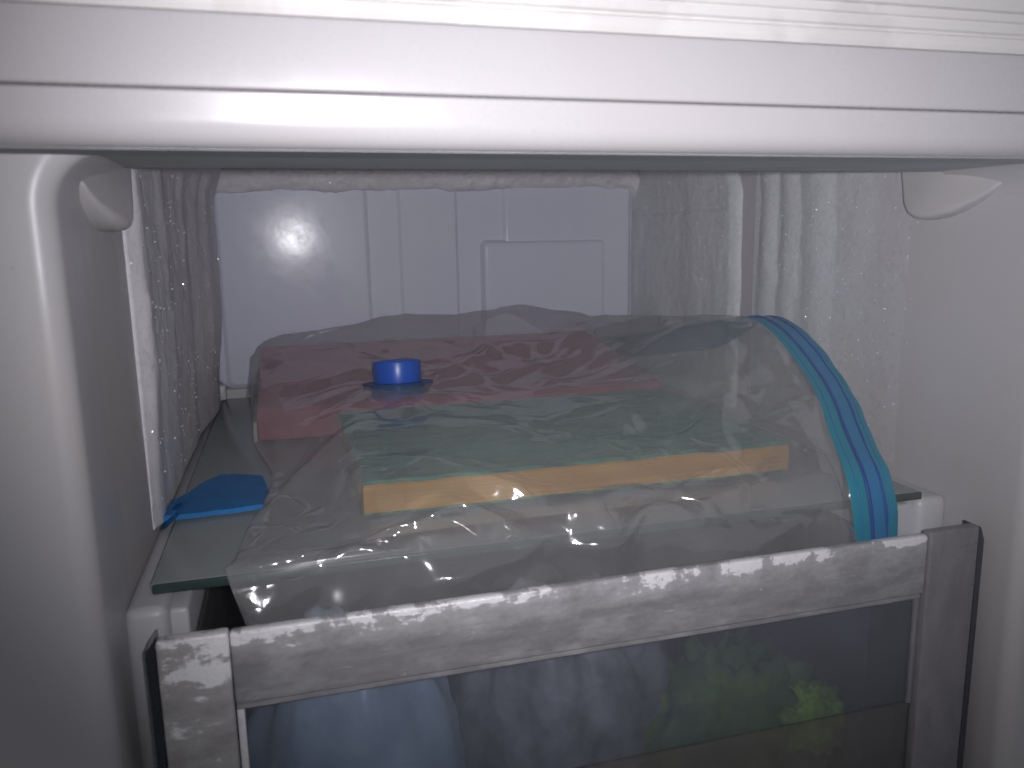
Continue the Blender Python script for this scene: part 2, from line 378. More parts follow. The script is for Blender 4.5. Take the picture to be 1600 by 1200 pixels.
# header rail in front of the opening
rb = [(0.338, 0.0322)]
for k in range(9):
    a = -math.pi/2 - k/8*math.pi/2; rb.append((0.277+0.009*math.cos(a), 0.0375+0.009*math.sin(a)))
rb += [(0.2674, 0.0440), (0.2678, 0.0446), (0.2690, 0.0449), (0.338, 0.0449)]
extrude_x('rail_shade_strip', [(0.2780, 0.0283), (0.3375, 0.0319), (0.3375, 0.0326), (0.2780, 0.0290)], -0.5, 0.9, M['rail_shade'], frz)  # added strips: shade of the rail's unlit underside, put into their grey
extrude_x('rail_shade_strip', [(0.3385, 0.0322), (0.3980, 0.0326), (0.3980, 0.0333), (0.3385, 0.0330)], XL+0.016, XR-0.016, M['rail_shade'], frz)
extrude_x('header_rail', rb, -0.5, 0.9, M['rail'], frz, angle=30)
up = [(0.336, 0.0451), (0.2684, 0.0451), (0.2671, 0.0453), (0.2666, 0.0458), (0.2655, 0.0650), (0.2660, 0.0662), (0.2680, 0.0667), (0.336, 0.0667)]
extrude_x('header_rail', up, -0.5, 0.9, M['rail'], frz, angle=30)
g = [(0.336, 0.0671), (0.2680, 0.0671), (0.2668, 0.0690), (0.2668, 0.0722), (0.2684, 0.0729), (0.2684, 0.0737), (0.2670, 0.0743), (0.2670, 0.0772),
     (0.2700, 0.0780), (0.2700, 0.0787), (0.2690, 0.0792), (0.2690, 0.0815), (0.2730, 0.0822), (0.2730, 0.0832), (0.2715, 0.0838), (0.2720, 0.11), (0.336, 0.11)]
extrude_x('rail_gasket', g, -0.5, 0.9, M['gasket'], frz, angle=30)

# moulded back panel with its raised fields
def panel(name, x0, x1, z0, z1, y_back, y_front, r, mat, parent, draft=0.004):
    """raised plate: rounded outline, sloping edge, rounded brow"""
    bm = bmesh.new(); prev = None
    steps = [(0, y_back), (draft*0.55, y_front+0.0016), (draft*0.78, y_front+0.0005), (draft, y_front), (draft+0.0012, y_front), (draft+0.003, y_front)]
    for off, y in steps:
        ring = []
        rr = max(r-off*0.5, 0.001)
        for cx, cz, a0 in ((x1-off-rr, z1-off-rr, 0), (x0+off+rr, z1-off-rr, 90), (x0+off+rr, z0+off+rr, 180), (x1-off-rr, z0+off+rr, 270)):
            for k in range(7):
                a = math.radians(a0+k*15); ring.append(bm.verts.new((cx+rr*math.cos(a), y, cz+rr*math.sin(a))))
        if prev:
            n = len(ring)
            for k in range(n): bm.faces.new([prev[k], prev[(k+1) % n], ring[(k+1) % n], ring[k]])
        prev = ring
    bm.faces.new(prev)
    return from_bm(name, bm, mat, parent, angle=25)
bp = panel('back_panel', -0.077, 0.387, -0.152, 0.060, YB-0.0005, YB-0.012, 0.014, M['panel'], frz, 0.008)
panel('raised_field', -0.066, 0.086, -0.149, 0.054, YB-0.0115, YB-0.0150, 0.008, M['panel'], bp, 0.005)
panel('raised_field', 0.115, 0.180, -0.149, 0.056, YB-0.0115, YB-0.0148, 0.004, M['panel'], bp, 0.004)
panel('raised_field', 0.228, 0.379, -0.149, 0.056, YB-0.0115, YB-0.0165, 0.005, M['panel'], bp, 0.005)
panel('raised_field', 0.203, 0.347, -0.149, -0.004, YB-0.0118, YB-0.0215, 0.007, M['panel'], bp, 0.006)
box('panel_clip', (-0.079, YB-0.026, -0.1585), (-0.066, YB-0.013, -0.143), M['wall'], frz, 0.002)

# hooks moulded into the top corners
def hook(side):
    prof = [(0.361, 0.0255), (0.368, 0.0205), (0.378, 0.0150), (0.390, 0.0095), (0.402, 0.0062), (0.412, 0.0052), (0.420, 0.0062), (0.426, 0.0095), (0.4295, 0.0150), (0.437, 0.060), (0.372, 0.060)]
    bm = bmesh.new(); s = 1 if side < 0 else -1; x0 = XL if side < 0 else XR
    rings = []
    for d, off in ((-0.002, 0), (0.0075, 0), (0.0102, 0.0007), (0.0118, 0.0022), (0.0124, 0.0045)):
        c = np.mean(prof, axis=0); ring = []
        for (y, z) in prof:
            vy, vz = c[0]-y, c[1]-z; ln = math.hypot(vy, vz)
            taper = (0.25 + 0.75*min(1, max(0, (y-0.355)/0.045)))
            ring.append(bm.verts.new((x0+s*(d*taper if d > 0 else d), y+vy/ln*off, z+vz/ln*off)))
        rings.append(ring)
    n = len(prof)
    for a, b in zip(rings, rings[1:]):
        for k in range(n): bm.faces.new([a[k], a[(k+1) % n], b[(k+1) % n], b[k]])
    bm.faces.new(rings[-1])
    return from_bm('corner_hook', bm, M['liner'], frz, angle=45)
hook(-1); hook(1)
# ledges that carry the shelf
box('shelf_ledge', (XL-0.001, 0.371, -0.34), (-0.0625, YB, -0.1638), M['wall'], frz, 0.005, 4)
box('shelf_ledge', (XR-0.021, 0.386, -0.34), (XR+0.001, YB, -0.1638), M['wall'], frz, 0.005, 4)
box('ledge_rail', (-0.0635, 0.379, -0.34), (-0.0545, YB, -0.1690), M['wall'], frz, 0.002)
box('ledge_rail', (XR-0.045, 0.394, -0.34), (XR-0.020, YB, -0.1690), M['wall'], frz, 0.002)

# ------------------------------------------------------------------ frost
def crystals(host, P, side, n, seed):
    """loose ice flakes standing on the frost, each a tilted sliver"""
    r = np.random.default_rng(seed); nu, nv = P.shape[:2]; verts, faces = [], []
    for k in range(n):
        p = P[r.integers(2, nu-2), r.integers(2, nv-2)] + side*r.uniform(0.0002, 0.0007)
        d = r.normal(size=3); d /= np.linalg.norm(d); e = np.cross(d, r.normal(size=3)); e /= np.linalg.norm(e); g = np.cross(d, e)
        a, b, h = r.uniform(0.00025, 0.0007), r.uniform(0.00025, 0.0006), 0.00012; i = len(verts)
        for sg in (-1, 1):
            for ca, sb in ((-1, -1), (1, -1), (1, 1), (-1, 1)): verts.append(p+e*a*ca+g*b*sb+d*h*sg)
        faces += [tuple(i+q for q in f) for f in ((3, 2, 1, 0), (4, 5, 6, 7), (0, 1, 5, 4), (1, 2, 6, 5), (2, 3, 7, 6), (3, 0, 4, 7))]
    o = pyd('ice_flakes', verts, faces, M['ice'], host, False); o['kind'] = 'stuff'; return o
def solid_sheet(name, P, Q, mat):
    """closed shell between two grids of points P (front) and Q (back)"""
    nu, nv = P.shape[:2]; n = nu*nv; F = grid_faces(nu, nv)
    F2 = [tuple(n+i for i in f[::-1]) for f in F]
    rim = [i*nv for i in range(nu)] + [(nu-1)*nv+j for j in range(1, nv)] + [i*nv+nv-1 for i in range(nu-2, -1, -1)] + [j for j in range(nv-2, 0, -1)]
    F3 = [(rim[k], rim[(k+1) % len(rim)], n+rim[(k+1) % len(rim)], n+rim[k]) for k in range(len(rim))]
    bm = bmesh.new(); vv = [bm.verts.new(p) for p in np.concatenate([P.reshape(-1, 3), Q.reshape(-1, 3)])]
    for f in F+F2+F3: bm.faces.new([vv[i] for i in f])
    return from_bm(name, bm, mat, None, angle=75)
def ridges(t, cuts, seed):
    """rounded vertical lobes between the cut positions"""
    h = np.zeros_like(t)
    for a, b, amp in cuts:
        m = (t > a) & (t < b); u = (t-a)/(b-a); h = np.where(m, amp*np.sin(np.pi*np.clip(u, 0, 1))**1.3, h)
    return h
# left wall
ny, nz = 190, 150
Y = np.linspace(0.462, 0.853, ny)[:, None]; Z = np.linspace(-0.1575, 0.075, nz)[None, :]
Yw = Y + 0.014*vnoise(Z*9+Y*0, Y*5, 3, 3) + 0.004*vnoise(Z*45, Y*30, 6, 3)
t = 0.0022 + ridges(Yw, [(0.462, 0.505, 0.0040), (0.505, 0.590, 0.0085), (0.590, 0.690, 0.0110), (0.690, 0.880, 0.0240)], 1)
t = t*0.22 + 0.0048 + 0.0046*vnoise(Yw*21, Z*2.2, 27, 2) + 0.0075*sstep(0.66, 0.80, Y) + 0.0016*vnoise(Y*18, Z*7, 7, 2) + 0.0008*vnoise(Y*70, Z*60, 4) + 0.0003*vnoise(Y*220, Z*220, 5, 3)
t = t + 0.010*sstep(0.030, 0.075, Z)*sstep(0.55, 0.70, Y)
t = np.maximum(t, 0.0006)*(0.55+0.45*sstep(-0.15, -0.06, Z)) * sstep(0.458, 0.475, Y)
P = np.stack([XL+t, Y+0*Z, Z+0*Y], -1); Q = np.stack([XL-0.001+0*t, Y+0*Z, Z+0*Y], -1)
fo = tag(solid_sheet('frost', P, Q, M['frost']), 'sparkling white frost in ribs down the left inner wall', 'frost', 'frost on the freezer walls', 'stuff')
crystals(fo, P, np.array((1, 0, 0)), 260, 60)
# band along the top of the back wall
nx, nz = 230, 60
X = np.linspace(-0.0805, 0.3875, nx)[:, None]; k = np.linspace(0, 1, nz)[None, :]
zb = 0.0490 + -0.0015 + 0.0045*vnoise(X*40, X*0+3, 8, 5, 0.65) + 0.0018*X/0.39 - 0.026*np.clip((-0.058-X)/0.022, 0, 1)**1.3 - 0.03*np.clip((X-0.372)/0.016, 0, 1)**1.5
Z = zb + (0.086-zb)*k
t = 0.013 + 0.017*np.sqrt(np.clip(k*2.5, 0, 1)) + 0.0042*vnoise(X*60, Z*60, 9) + 0.0012*vnoise(X*200, Z*200, 10, 3)
P = np.stack([X+0*k, YB-t, Z], -1); Q = np.stack([X+0*k, YB+0.001+0*t, Z], -1)
fo = tag(solid_sheet('frost', P, Q, M['frost']), 'rough grey frost band along the top of the back panel', 'frost', 'frost on the freezer walls', 'stuff')
crystals(fo, P, np.array((0, -1, 0)), 260, 61)
# right wall: a thick plate at the back, then thinner wavy ribs
ny, nz = 130, 140
Y = np.linspace(0.632, 0.852, ny)[:, None]; Z = np.linspace(-0.1575, 0.083, nz)[None, :]
edge = 0.632 + 0.02*sstep(0.03, 0.075, Z) + 0.003*vnoise(Z*20, Z*0+1, 12)
Ye = edge + (0.852-edge)*((Y-0.632)/0.22)
t = 0.0022*vnoise(Y*24, Z*9, 24, 4) + 0.0062*np.sqrt(np.clip((Ye-edge)/0.010, 0, 1)) + 0.001 + 0.0008*vnoise(Ye*45, Z*40, 13) + 0.0003*vnoise(Ye*180, Z*180, 14, 3)
t = t - 0.0022*np.exp(-((Z-0.022-0.002*vnoise(Y*20, Y*0, 15))/0.0022)**2)*sstep(0.64, 0.66, Ye)
P = np.stack([XR-np.maximum(t, 0.0005), Ye, Z+0*Y], -1); Q = np.stack([XR+0.001+0*t, Ye, Z+0*Y], -1)
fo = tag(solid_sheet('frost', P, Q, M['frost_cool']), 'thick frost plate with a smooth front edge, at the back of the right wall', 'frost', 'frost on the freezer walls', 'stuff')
crystals(fo, P, np.array((-1, 0, 0)), 420, 62)
ny, nz = 170, 150
Y = np.linspace(0.425, 0.612, ny)[:, None]; Z = np.linspace(-0.1575, 0.083, nz)[None, :]
Yw = Y + 0.010*vnoise(Z*9, Y*8, 17, 3) + 0.002*vnoise(Z*50, Y*30, 21, 2) + 0.010*sstep(0.0, -0.12, Z)*vnoise(Z*9, Y*0+5, 18)
t = ridges(Yw, [(0.578, 0.6085, 0.0085), (0.548, 0.5785, 0.0062), (0.505, 0.549, 0.0072), (0.462, 0.5055, 0.0030), (0.430, 0.4625, 0.0022)], 2)
t = (sstep(0.43, 0.53, Y)*t*0.38*(0.75+0.6*vnoise(Y*10, Z*7, 22, 3)) + 0.0013*vnoise(Y*22, Z*8, 23, 2) + 0.0007*vnoise(Y*45, Z*40, 19) + 0.0002*vnoise(Y*200, Z*200, 20, 3))*(0.45+0.55*sstep(-0.12, -0.01, Z))*sstep(0.425, 0.485, Y) + 0.0003
P = np.stack([XR-(np.maximum(t, 0.0002)-0.0004*(1-sstep(0.425, 0.450, Y))), Y+0*Z, Z+0*Y], -1); Q = np.stack([XR+0.003+0*t, Y+0*Z, Z+0*Y], -1)
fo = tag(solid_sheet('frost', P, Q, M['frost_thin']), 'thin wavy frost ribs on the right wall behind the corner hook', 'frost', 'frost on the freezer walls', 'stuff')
crystals(fo, P, np.array((-1, 0, 0)), 420, 63)

# ------------------------------------------------------------------ glass shelf
shf = thing('glass_shelf', (0, 0, 0), 'grey glass shelf with dark green front edge carrying the clear bag', 'shelf')
box('pane', (-0.0715, 0.388, ZS-0.0045), (0.3675, YB-0.013, ZS), M['shelf'], shf, 0.0008)
box('front_edge', (-0.0705, 0.3855, ZS-0.0046), (0.3670, 0.3878, ZS+0.0001), M['shelf_edge'], shf, 0.0008)

# ------------------------------------------------------------------ blue sheet on the shelf
outl = [(-0.0765, 0.474), (-0.0755, 0.500), (-0.066, 0.522), (-0.058, 0.541), (-0.051, 0.5525), (-0.042, 0.5510), (-0.033, 0.5450), (-0.024, 0.5400), (-0.020, 0.51), (-0.022, 0.4770), (-0.035, 0.4755)]
bm = bmesh.new(); f = bm.faces.new([bm.verts.new((x, y, ZS+0.0008)) for x, y in outl])
bmesh.ops.triangulate(bm, faces=[f]); bmesh.ops.subdivide_edges(bm, edges=bm.edges[:], cuts=5, use_grid_fill=True)
for v in bm.verts:
    v.co.z += 0.0012*(1+float(vnoise(np.array(v.co.x*60), np.array(v.co.y*60), 33))) - (0.0 if v.co.x > -0.072 else 0.0)
ext = bmesh.ops.extrude_face_region(bm, geom=bm.faces[:])
for e in ext['geom']:
    if isinstance(e, bmesh.types.BMVert): e.co.z += 0.0030
bs = thing('blue_sheet', (0, 0, 0), 'flat blue plastic sheet lying on the shelf left of the clear bag', 'plastic sheet')
from_bm('sheet', bm, M['blue_sheet'], bs, angle=40)
crease = np.array([[(-0.0775+0.002*math.sin(i*1.3)+0.0022*j, 0.466+0.0040*i, ZS-0.001+0.0026*j+0.0008*math.sin(i*2.1+j)) for j in range(4)] for i in range(9)])
solid = crease.copy(); solid[..., 0] += 0.0012
nu, nv = crease.shape[:2]
bm = bmesh.new(); vv = [bm.verts.new(p) for p in np.concatenate([crease.reshape(-1, 3), solid.reshape(-1, 3)])]
for f in grid_faces(nu, nv): bm.faces.new([vv[i] for i in f]); bm.faces.new([vv[i+nu*nv] for i in f[::-1]])
from_bm('folded_edge', bm, M['blue_sheet'], bs)

# ------------------------------------------------------------------ books in the bag
ZB = ZS+0.0022
def book(name, label, x0, x1, y0, y1, zf, zbk, cover, pages, sq=0.003, spine_front=False, wavy=0.0009):
    """a closed book lying flat, spine at the back; zf and zbk are its heights at the front and the back"""
    b = thing(name, (0, 0, 0), label, 'book'); ct = 0.0022
    def wedge(nm, xa, xb, ya, yb, f0, f1, mat, bev):
        """slab between two height fractions of the book"""
        bm = bmesh.new(); bmesh.ops.create_cube(bm, size=1)
        for v in bm.verts:
            x = xa if v.co.x < 0 else xb; y = ya if v.co.y < 0 else yb
            h = zf+(zbk-zf)*(y-y0)/(y1-y0)
            z = ZB + (f0(h) if v.co.z < 0 else f1(h)); v.co = (x, y, z)
        bmesh.ops.bevel(bm, geom=bm.edges[:], offset=bev, segments=2, affect='EDGES')
        bmesh.ops.subdivide_edges(bm, edges=[e for e in bm.edges if abs(e.verts[0].co.x-e.verts[1].co.x) > 0.05], cuts=60, use_grid_fill=True)
        for v in bm.verts:                                   # worn edges, pages slightly cockled
            q = np.array(v.co.x*70); fr_ = max(0.0, 1-abs(v.co.y-ya)/0.01)
            v.co.z += fr_*wavy*float(vnoise(q, np.array(zf*900), 71, 4)); v.co.y += fr_*wavy*float(vnoise(q*1.3, np.array(zf*500), 72, 4))
        return from_bm(nm, bm, mat, b, angle=40)
    wedge('page_block', x0+sq, x1-sq, y0+(0.0028 if spine_front else sq*0.3), y1-sq-0.0028, lambda h: ct+0.0002, lambda h: h-ct-0.0002, pages, 0.0006)
    wedge('cover', x0, x1, y0, y1, lambda h: h-ct, lambda h: h, cover, 0.0007)
    wedge('cover', x0, x1, y0+0.003, y1, lambda h: 0.0, lambda h: ct-0.0004, cover, 0.0006)
    sy = (y0+0.0001, y0+0.0025) if spine_front else (y1-0.0025, y1-0.0001)
    wedge('spine', x0, x1, *sy, lambda h: ct+0.0001, lambda h: h-ct-0.0001, cover, 0.0006)
    return b
book('book', 'green marbled book with yellowed page edges at the front of the bag', 0.033, 0.311, 0.440, 0.632, 0.0215, 0.0225, M['green_cover'], M['pages'], 0.0008)
rbk = book('book', 'thick dark red book behind the green one inside the clear bag', -0.029, 0.318, 0.645, 0.838, 0.026, 0.051, M['red_cover'], M['cream'], 0.003, True)
tagc = box('page_marker', (-0.0325, 0.640, ZB+0.001), (-0.0300, 0.647, ZB+0.016), M['cream'], rbk, 0.0004)

# ------------------------------------------------------------------ zip bag: slack film settled over the books
Ys = [0.851, 0.836, 0.74, 0.63, 0.54, 0.437, 0.392, 0.3800, 0.3705]
zsf = -0.1555
sec = [
 ([-.045, -.040, -.037, -.033, -.018, -.030, -.034, -.0365, -.024], [zsf, -.116, -.128, -.150, zsf, zsf, zsf, zsf, -.196]),
 ([-.025, -.020, -.018, -.014, -.002, -.010, -.012, -.014, -.008], [zsf, -.096, -.108, -.126, -.152, -.1525, -.1535, zsf, -.200]),
 ([.030, .030, .030, .030, .030, .030, .030, .028, .026], [zsf, -.090, -.103, -.117, -.130, -.1325, -.140, -.156, -.203]),
 ([.080, .080, .079, .079, .080, .080, .080, .080, .080], [zsf, -.086, -.100, -.1125, -.122, -.1290, -.1325, -.157, -.208]),
 ([.150, .150, .150, .150, .150, .150, .150, .150, .150], [zsf, -.080, -.096, -.112, -.121, -.1280, -.1315, -.157, -.208]),
 ([.215, .213, .212, .212, .214, .215, .215, .215, .215], [zsf, -.077, -.088, -.104, -.117, -.1270, -.1310, -.157, -.208]),
 ([.285, .285, .285, .287, .290, .288, .286, .285, .284], [zsf, -.092, -.080, -.073, -.078, -.116, -.1300, -.157, -.205]),
 ([.337, .337, .337, .337, .337, .337, .3225, .3130, .3170], [-.125, -.114, -.0945, -.0785, -.0655, -.0975, -.126, -.150, -.200]),
]
YZ = [0.846, 0.815, 0.71, 0.62, 0.530, 0.463, 0.415, 0.3825, 0.3755]
C = np.zeros((8, 9, 3))
for i, (xs, zs) in enumerate(sec):
    C[i, :, 0] = xs; C[i, :, 1] = Ys if i < 7 else YZ; C[i, :, 2] = zs
C[6, :, 1] = 0.45*np.array(Ys)+0.55*np.array(YZ)
def crom(P, n):
    """Catmull-Rom through the rows of P, n samples by chord length"""
    P = np.concatenate([2*P[:1]-P[1:2], P, 2*P[-1:]-P[-2:-1]]); m = len(P)-3
    d = np.linalg.norm((P[2:-1]-P[1:-2]).reshape(m, -1), axis=1); s = np.concatenate([[0], np.cumsum(d)]); q = np.linspace(0, s[-1], n); out = []
    for x in q:
        k = min(int(np.searchsorted(s, x, 'right'))-1, m-1); t = (x-s[k])/d[k]
        a, b, c, e = P[k], P[k+1], P[k+2], P[k+3]
        out.append(0.5*((2*b)+(-a+c)*t+(2*a-5*b+4*c-e)*t*t+(-a+3*b-3*c+e)*t**3))
    return np.array(out)
NU, NV = 200, 280
S = crom(C, NU)                                   # NU x 9 x 3
S = crom(np.swapaxes(S, 0, 1), NV)                # NV x NU x 3
S = np.swapaxes(S, 0, 1).copy()                   # NU x NV x 3
UU, VV = np.meshgrid(np.linspace(0, 1, NU), np.linspace(0, 1, NV), indexing='ij')

def crease_lines(S):
    """long folds in the film, given as lines between points of the film (x, y) and their height and width"""
    h = np.zeros((NU, NV)); xy = np.stack([S[..., 0], np.where(S[..., 1] < 0.405, S[..., 1]+np.minimum(S[..., 2]+0.134, 0), S[..., 1])], -1)
    r = np.random.default_rng(5)
    fixed = [((-.004, .361), (.0155, .379), .0042, .009), ((.0155, .379), (.052, .380), .0050, .009), ((.052, .380), (.085, .390), .0042, .009), ((.085, .388), (.102, .369), .0046, .009),
             ((.027, .358), (.043, .381), .0036, .008), ((-.031, .359), (-.004, .361), .0040, .009), ((.05, .335), (.13, .352), .0044, .010), ((.102, .369), (.118, .350), .0044, .009),
             ((.118, .350), (.20, .345), .0044, .011), ((.20, .360), (.26, .385), .0042, .010), ((.24, .385), (.245, .345), .0042, .010), ((.15, .385), (.17, .345), .0040, .010), ((-.02, .335), (.02, .352), .0040, .010),
             ((-.010, .52), (.032, .44), .0045, .016), ((-.03, .47), (.02, .42), .0040, .012), ((-.02, .60), (.05, .55), .0045, .016),
             ((-.035, .67), (.05, .652), .0060, .016), ((-.03, .74), (.045, .80), .0050, .016), ((.105, .63), (.19, .70), .0055, .016), ((.11, .61), (.21, .635), .0045, .014),
             ((.19, .70), (.30, .60), .0050, .018), ((.20, .56), (.30, .46), .0042, .014), ((.25, .44), (.31, .52), .0045, .014), ((.23, .43), (.26, .385), .0042, .010), ((.29, .43), (.285, .385), .0040, .010)]
    for k in range(26):
        p = np.array([r.uniform(-.03, .31), r.uniform(.34, .80)]); a = r.uniform(0, math.pi); ln = r.uniform(.03, .09)
        fixed.append((tuple(p), tuple(p+ln*np.array([math.cos(a), math.sin(a)*0.7])), r.uniform(.0015, .0038)*r.choice([-1, 1]), r.uniform(.008, .014)))
    for a, b, amp, wd in fixed:
        a = np.array(a); b = np.array(b); ab = b-a; t = np.clip(((xy-a)@ab)/(ab@ab), 0, 1)
        d = np.linalg.norm(xy-a-t[..., None]*ab, axis=-1)
        h += amp*np.clip(1-d/wd, 0, 1)**1.2*np.sqrt(np.clip(4*(t+.03)*(1.03-t), 0, 1))
    return h
def settle(S, slack, steps, iters, seed):
    """position-based settling of a slack film pinned along its rim, over shelf and books"""
    X = S.copy()
    nrm = np.cross(np.gradient(X, axis=0), np.gradient(X, axis=1)); nrm /= np.linalg.norm(nrm, axis=-1, keepdims=True)+1e-12
    nrm *= np.where(nrm[:, :, 2:].mean() < 0, -1, 1)
    inner = np.clip(np.sin(np.pi*np.clip(UU, 0, 1)), 0, 1)**0.28*np.clip(np.sin(np.pi*VV), 0, 1)**0.28
    wx = UU*1.0+0.030*vnoise(UU*5, VV*6, seed+5, 2); wy = VV+0.030*vnoise(UU*5+9, VV*6, seed+6, 2)
    crump = 0.0085*facets(wx*7.0+0.5*wy*6, wy*8.0-wx*2, seed) + 0.0030*facets(wx*15+wy*6, wy*17-wx*4, seed+7) + 0.0006*facets(wx*33-wy*8, wy*38, seed+9)
    crump += sstep(0.66, 0.74, VV)*0.0060*facets(wx*11+wy*9, wy*24-wx*5, seed+15)
    th = np.arctan2(X[..., 1]-0.622, X[..., 0]-0.079); rr = np.hypot(X[..., 1]-0.622, X[..., 0]-0.079)
    crump += 0.0022*np.abs(np.sin(th*4.5+0.8*vnoise(rr*30, th, seed+3, 2)))*np.exp(-((rr-0.045)/0.035)**2)
    crump = crump*(1+0.6*sstep(0.60, 0.75, VV))
    crump += crease_lines(S)
    X += nrm*(crump*inner)[..., None]
    S = X.copy()
    pin = np.ones((NU, NV)); pin[-4:] = 0; pin[0] = 0; pin[:, 0] = 0; pin[:, -1] = 0
    cu, cv = int(NU*0.40), None
    dv = (X[..., 0]-0.079)**2+(X[..., 1]-0.622)**2; pin[dv < 0.026**2] = 0
    Z0 = S[..., 2]
    X[dv < 0.026**2, 2] = -0.1135
    cons = []
    def add(a, b, stiff, grow=1.0):
        r = np.linalg.norm(S[a]-S[b], axis=-1)*grow; cons.append((a, b, r, stiff))
    sl = slice
    g = 1+slack
    for p in (0, 1):
        for o in (0, 1):
            add((sl(p, NU-1, 2), sl(None)), (sl(p+1, NU, 2), sl(None)), 1.0, g) if o == 0 else add((sl(None), sl(p, NV-1, 2)), (sl(None), sl(p+1, NV, 2)), 1.0, g)
    def trim(a0, n, st, k): return sl(a0, a0+((n-a0-k-1)//st)*st+1, st), sl(a0+k, a0+k+((n-a0-k-1)//st)*st+1, st)
    for p in (0, 1):
        a, b = trim(p, NU, 2, 1)
        add((a, sl(0, NV-1)), (b, sl(1, NV)), 0.5, g); add((a, sl(1, NV)), (b, sl(0, NV-1)), 0.5, g)
    for p in (0, 1, 2, 3):
        a, b = trim(p, NU, 4, 2); add((a, sl(None)), (b, sl(None)), 0.22, g)
        a, b = trim(p, NV, 4, 2); add((sl(None), a), (sl(None), b), 0.22, g)
    fix = []
    for a, b, r, st in cons:
        va = X[a]; vb = X[b]; n0 = min(va.shape[0], vb.shape[0]); n1 = min(va.shape[1], vb.shape[1])
        wa = pin[a][:n0, :n1]; wb = pin[b][:n0, :n1]; ws = np.maximum(wa+wb, 1e-9)
        fix.append((a, b, n0, n1, r[:n0, :n1], st, (wa/ws)[..., None], (wb/ws)[..., None]))
    V = np.zeros_like(X)
    for s in range(steps):
        V *= 0.90; V += 0.000012*nrm*pin[..., None]
        X0 = X.copy(); X = X + V*pin[..., None]
        for it in range(iters):
            for a, b, n0, n1, r, st, wa, wb in fix:
                xa = X[a][:n0, :n1]; xb = X[b][:n0, :n1]; d = xb-xa
                ln = np.sqrt((d*d).sum(-1))+1e-9; c = (st*(ln-r)/ln)[..., None]*d
                xa += wa*c; xb -= wb*c
        # resting surfaces
        x, y, z = X[..., 0], X[..., 1], X[..., 2]
        lim = np.where(y > 0.386, zsf, -1.0)
        lim = np.where((x > 0.031) & (x < 0.313) & (y > 0.4375) & (y < 0.634), ZB+0.0238, lim)
        hr = ZB+0.027+0.025*np.clip((y-0.645)/0.193, 0, 1)+0.001
        lim = np.where((x > -0.031) & (x < 0.320) & (y > 0.643) & (y < 0.840), hr, lim)
        X[..., 2] = np.where(pin > 0, np.maximum(z, lim), z)
        # keep clear of the drawer front
        X[..., 1] = np.where(pin > 0, np.maximum(X[..., 1], 0.3665), X[..., 1])
        V = X-X0
    return X
film = settle(S, 0.0, 6, 3, 11)
bag = thing('zip_bag', (0, 0, 0), 'large clear plastic zip bag with blue valve, holding two books', 'bag')
pyd('film', film.reshape(-1, 3), grid_faces(NU, NV), M['film'], bag)
# underside of the bag: flat on the shelf, rising to the zip
low = np.zeros((60, 60, 3)); uu = np.linspace(0, 1, 60)[:, None]; vv_ = np.linspace(0, 1, 60)[None, :]
iu = np.round(np.linspace(0, NU-1, 60)).astype(int); iv = np.round(np.linspace(0, NV-1, 60)).astype(int)
top = S[np.ix_(iu, iv)]; low[...] = top
rise = sstep(0.80, 1.0, uu+0*vv_)
flat = np.where(top[..., 1] > 0.383, ZS+0.0009, top[..., 2]-0.001)
low[..., 2] = flat*(1-rise)+(top[..., 2]-0.0006)*rise + 0.004*rise*(1-rise)*4*vnoise(uu*12, vv_*10, 41)
low[..., 1] = np.where(top[..., 1] > 0.383, low[..., 1], low[..., 1]+0.004*(1-rise))
pyd('film', low.reshape(-1, 3), grid_faces(60, 60), M['film_low'], bag)
# zip strip
z3 = crom(np.stack([np.array(YZ), np.array(sec[7][1]), np.array(sec[7][0])-0.337], -1), 90)
zc = z3[:, :2]; zx = z3[:, 2]
tg = np.gradient(zc, axis=0); tg /= np.linalg.norm(tg, axis=1, keepdims=True); nz_ = np.stack([-tg[:, 1], tg[:, 0]], -1); nz_ *= np.where(nz_[:, 1:] < 0, -1, 1)
def strip(name, x0, x1, h0, h1, mat, parent, n=4):
    """bent band along the zip, from h0 to h1 off the film"""
    rows = []
    ang = np.linspace(0, 2*math.pi, 13)[:-1]; xm, hm = (x0+x1)/2, (h0+h1)/2
    for k in range(len(zc)):
        wv = 0.0007*math.sin(k*0.55)+0.0004*math.sin(k*1.37)
        for a in ang:
            ca, sa = math.cos(a), math.sin(a); ex = (abs(ca)**0.35)*math.copysign(1, ca); ey = (abs(sa)**0.6)*math.copysign(1, sa)
            h = hm+(h1-h0)/2*ey; y, z = zc[k]+nz_[k]*h
            tw = 0.95*float(sstep(0.535, 0.63, zc[k][0]))          # the far half of the mouth sags sideways
            lx = xm+(x1-x0)/2*ex*(1-5*zx[k])-0.3365; z -= lx*math.sin(tw)
            rows.append((zx[k]+0.3365+lx*math.cos(tw)+wv*(1 if x1 > 0.355 and ex > 0 else 0.2), y, z))
    m = len(ang); bm = bmesh.new(); vv = [bm.verts.new(p) for p in rows]
    for i in range(len(zc)-1):
        for j in range(m): bm.faces.new([vv[i*m+j], vv[i*m+(j+1) % m], vv[(i+1)*m+(j+1) % m], vv[(i+1)*m+j]])
    bm.faces.new(vv[:m]); bm.faces.new(vv[-m:])
    return from_bm(name, bm, mat, parent, angle=60)
zp = strip('zip_strip', 0.3365, 0.3640, -0.0003, 0.0005, M['zip_light'], bag)
strip('zip_track', 0.3470, 0.3575, 0.0002, 0.0007, M['zip_mid'], zp)
strip('zip_ridge', 0.3459, 0.3480, 0.0004, 0.0017, M['zip_dark'], zp)
strip('zip_ridge', 0.3564, 0.3577, 0.0004, 0.0014, M['zip_dark'], zp)
strip('zip_ridge', 0.3398, 0.3407, 0.0003, 0.0010, M['zip_mid'], zp)
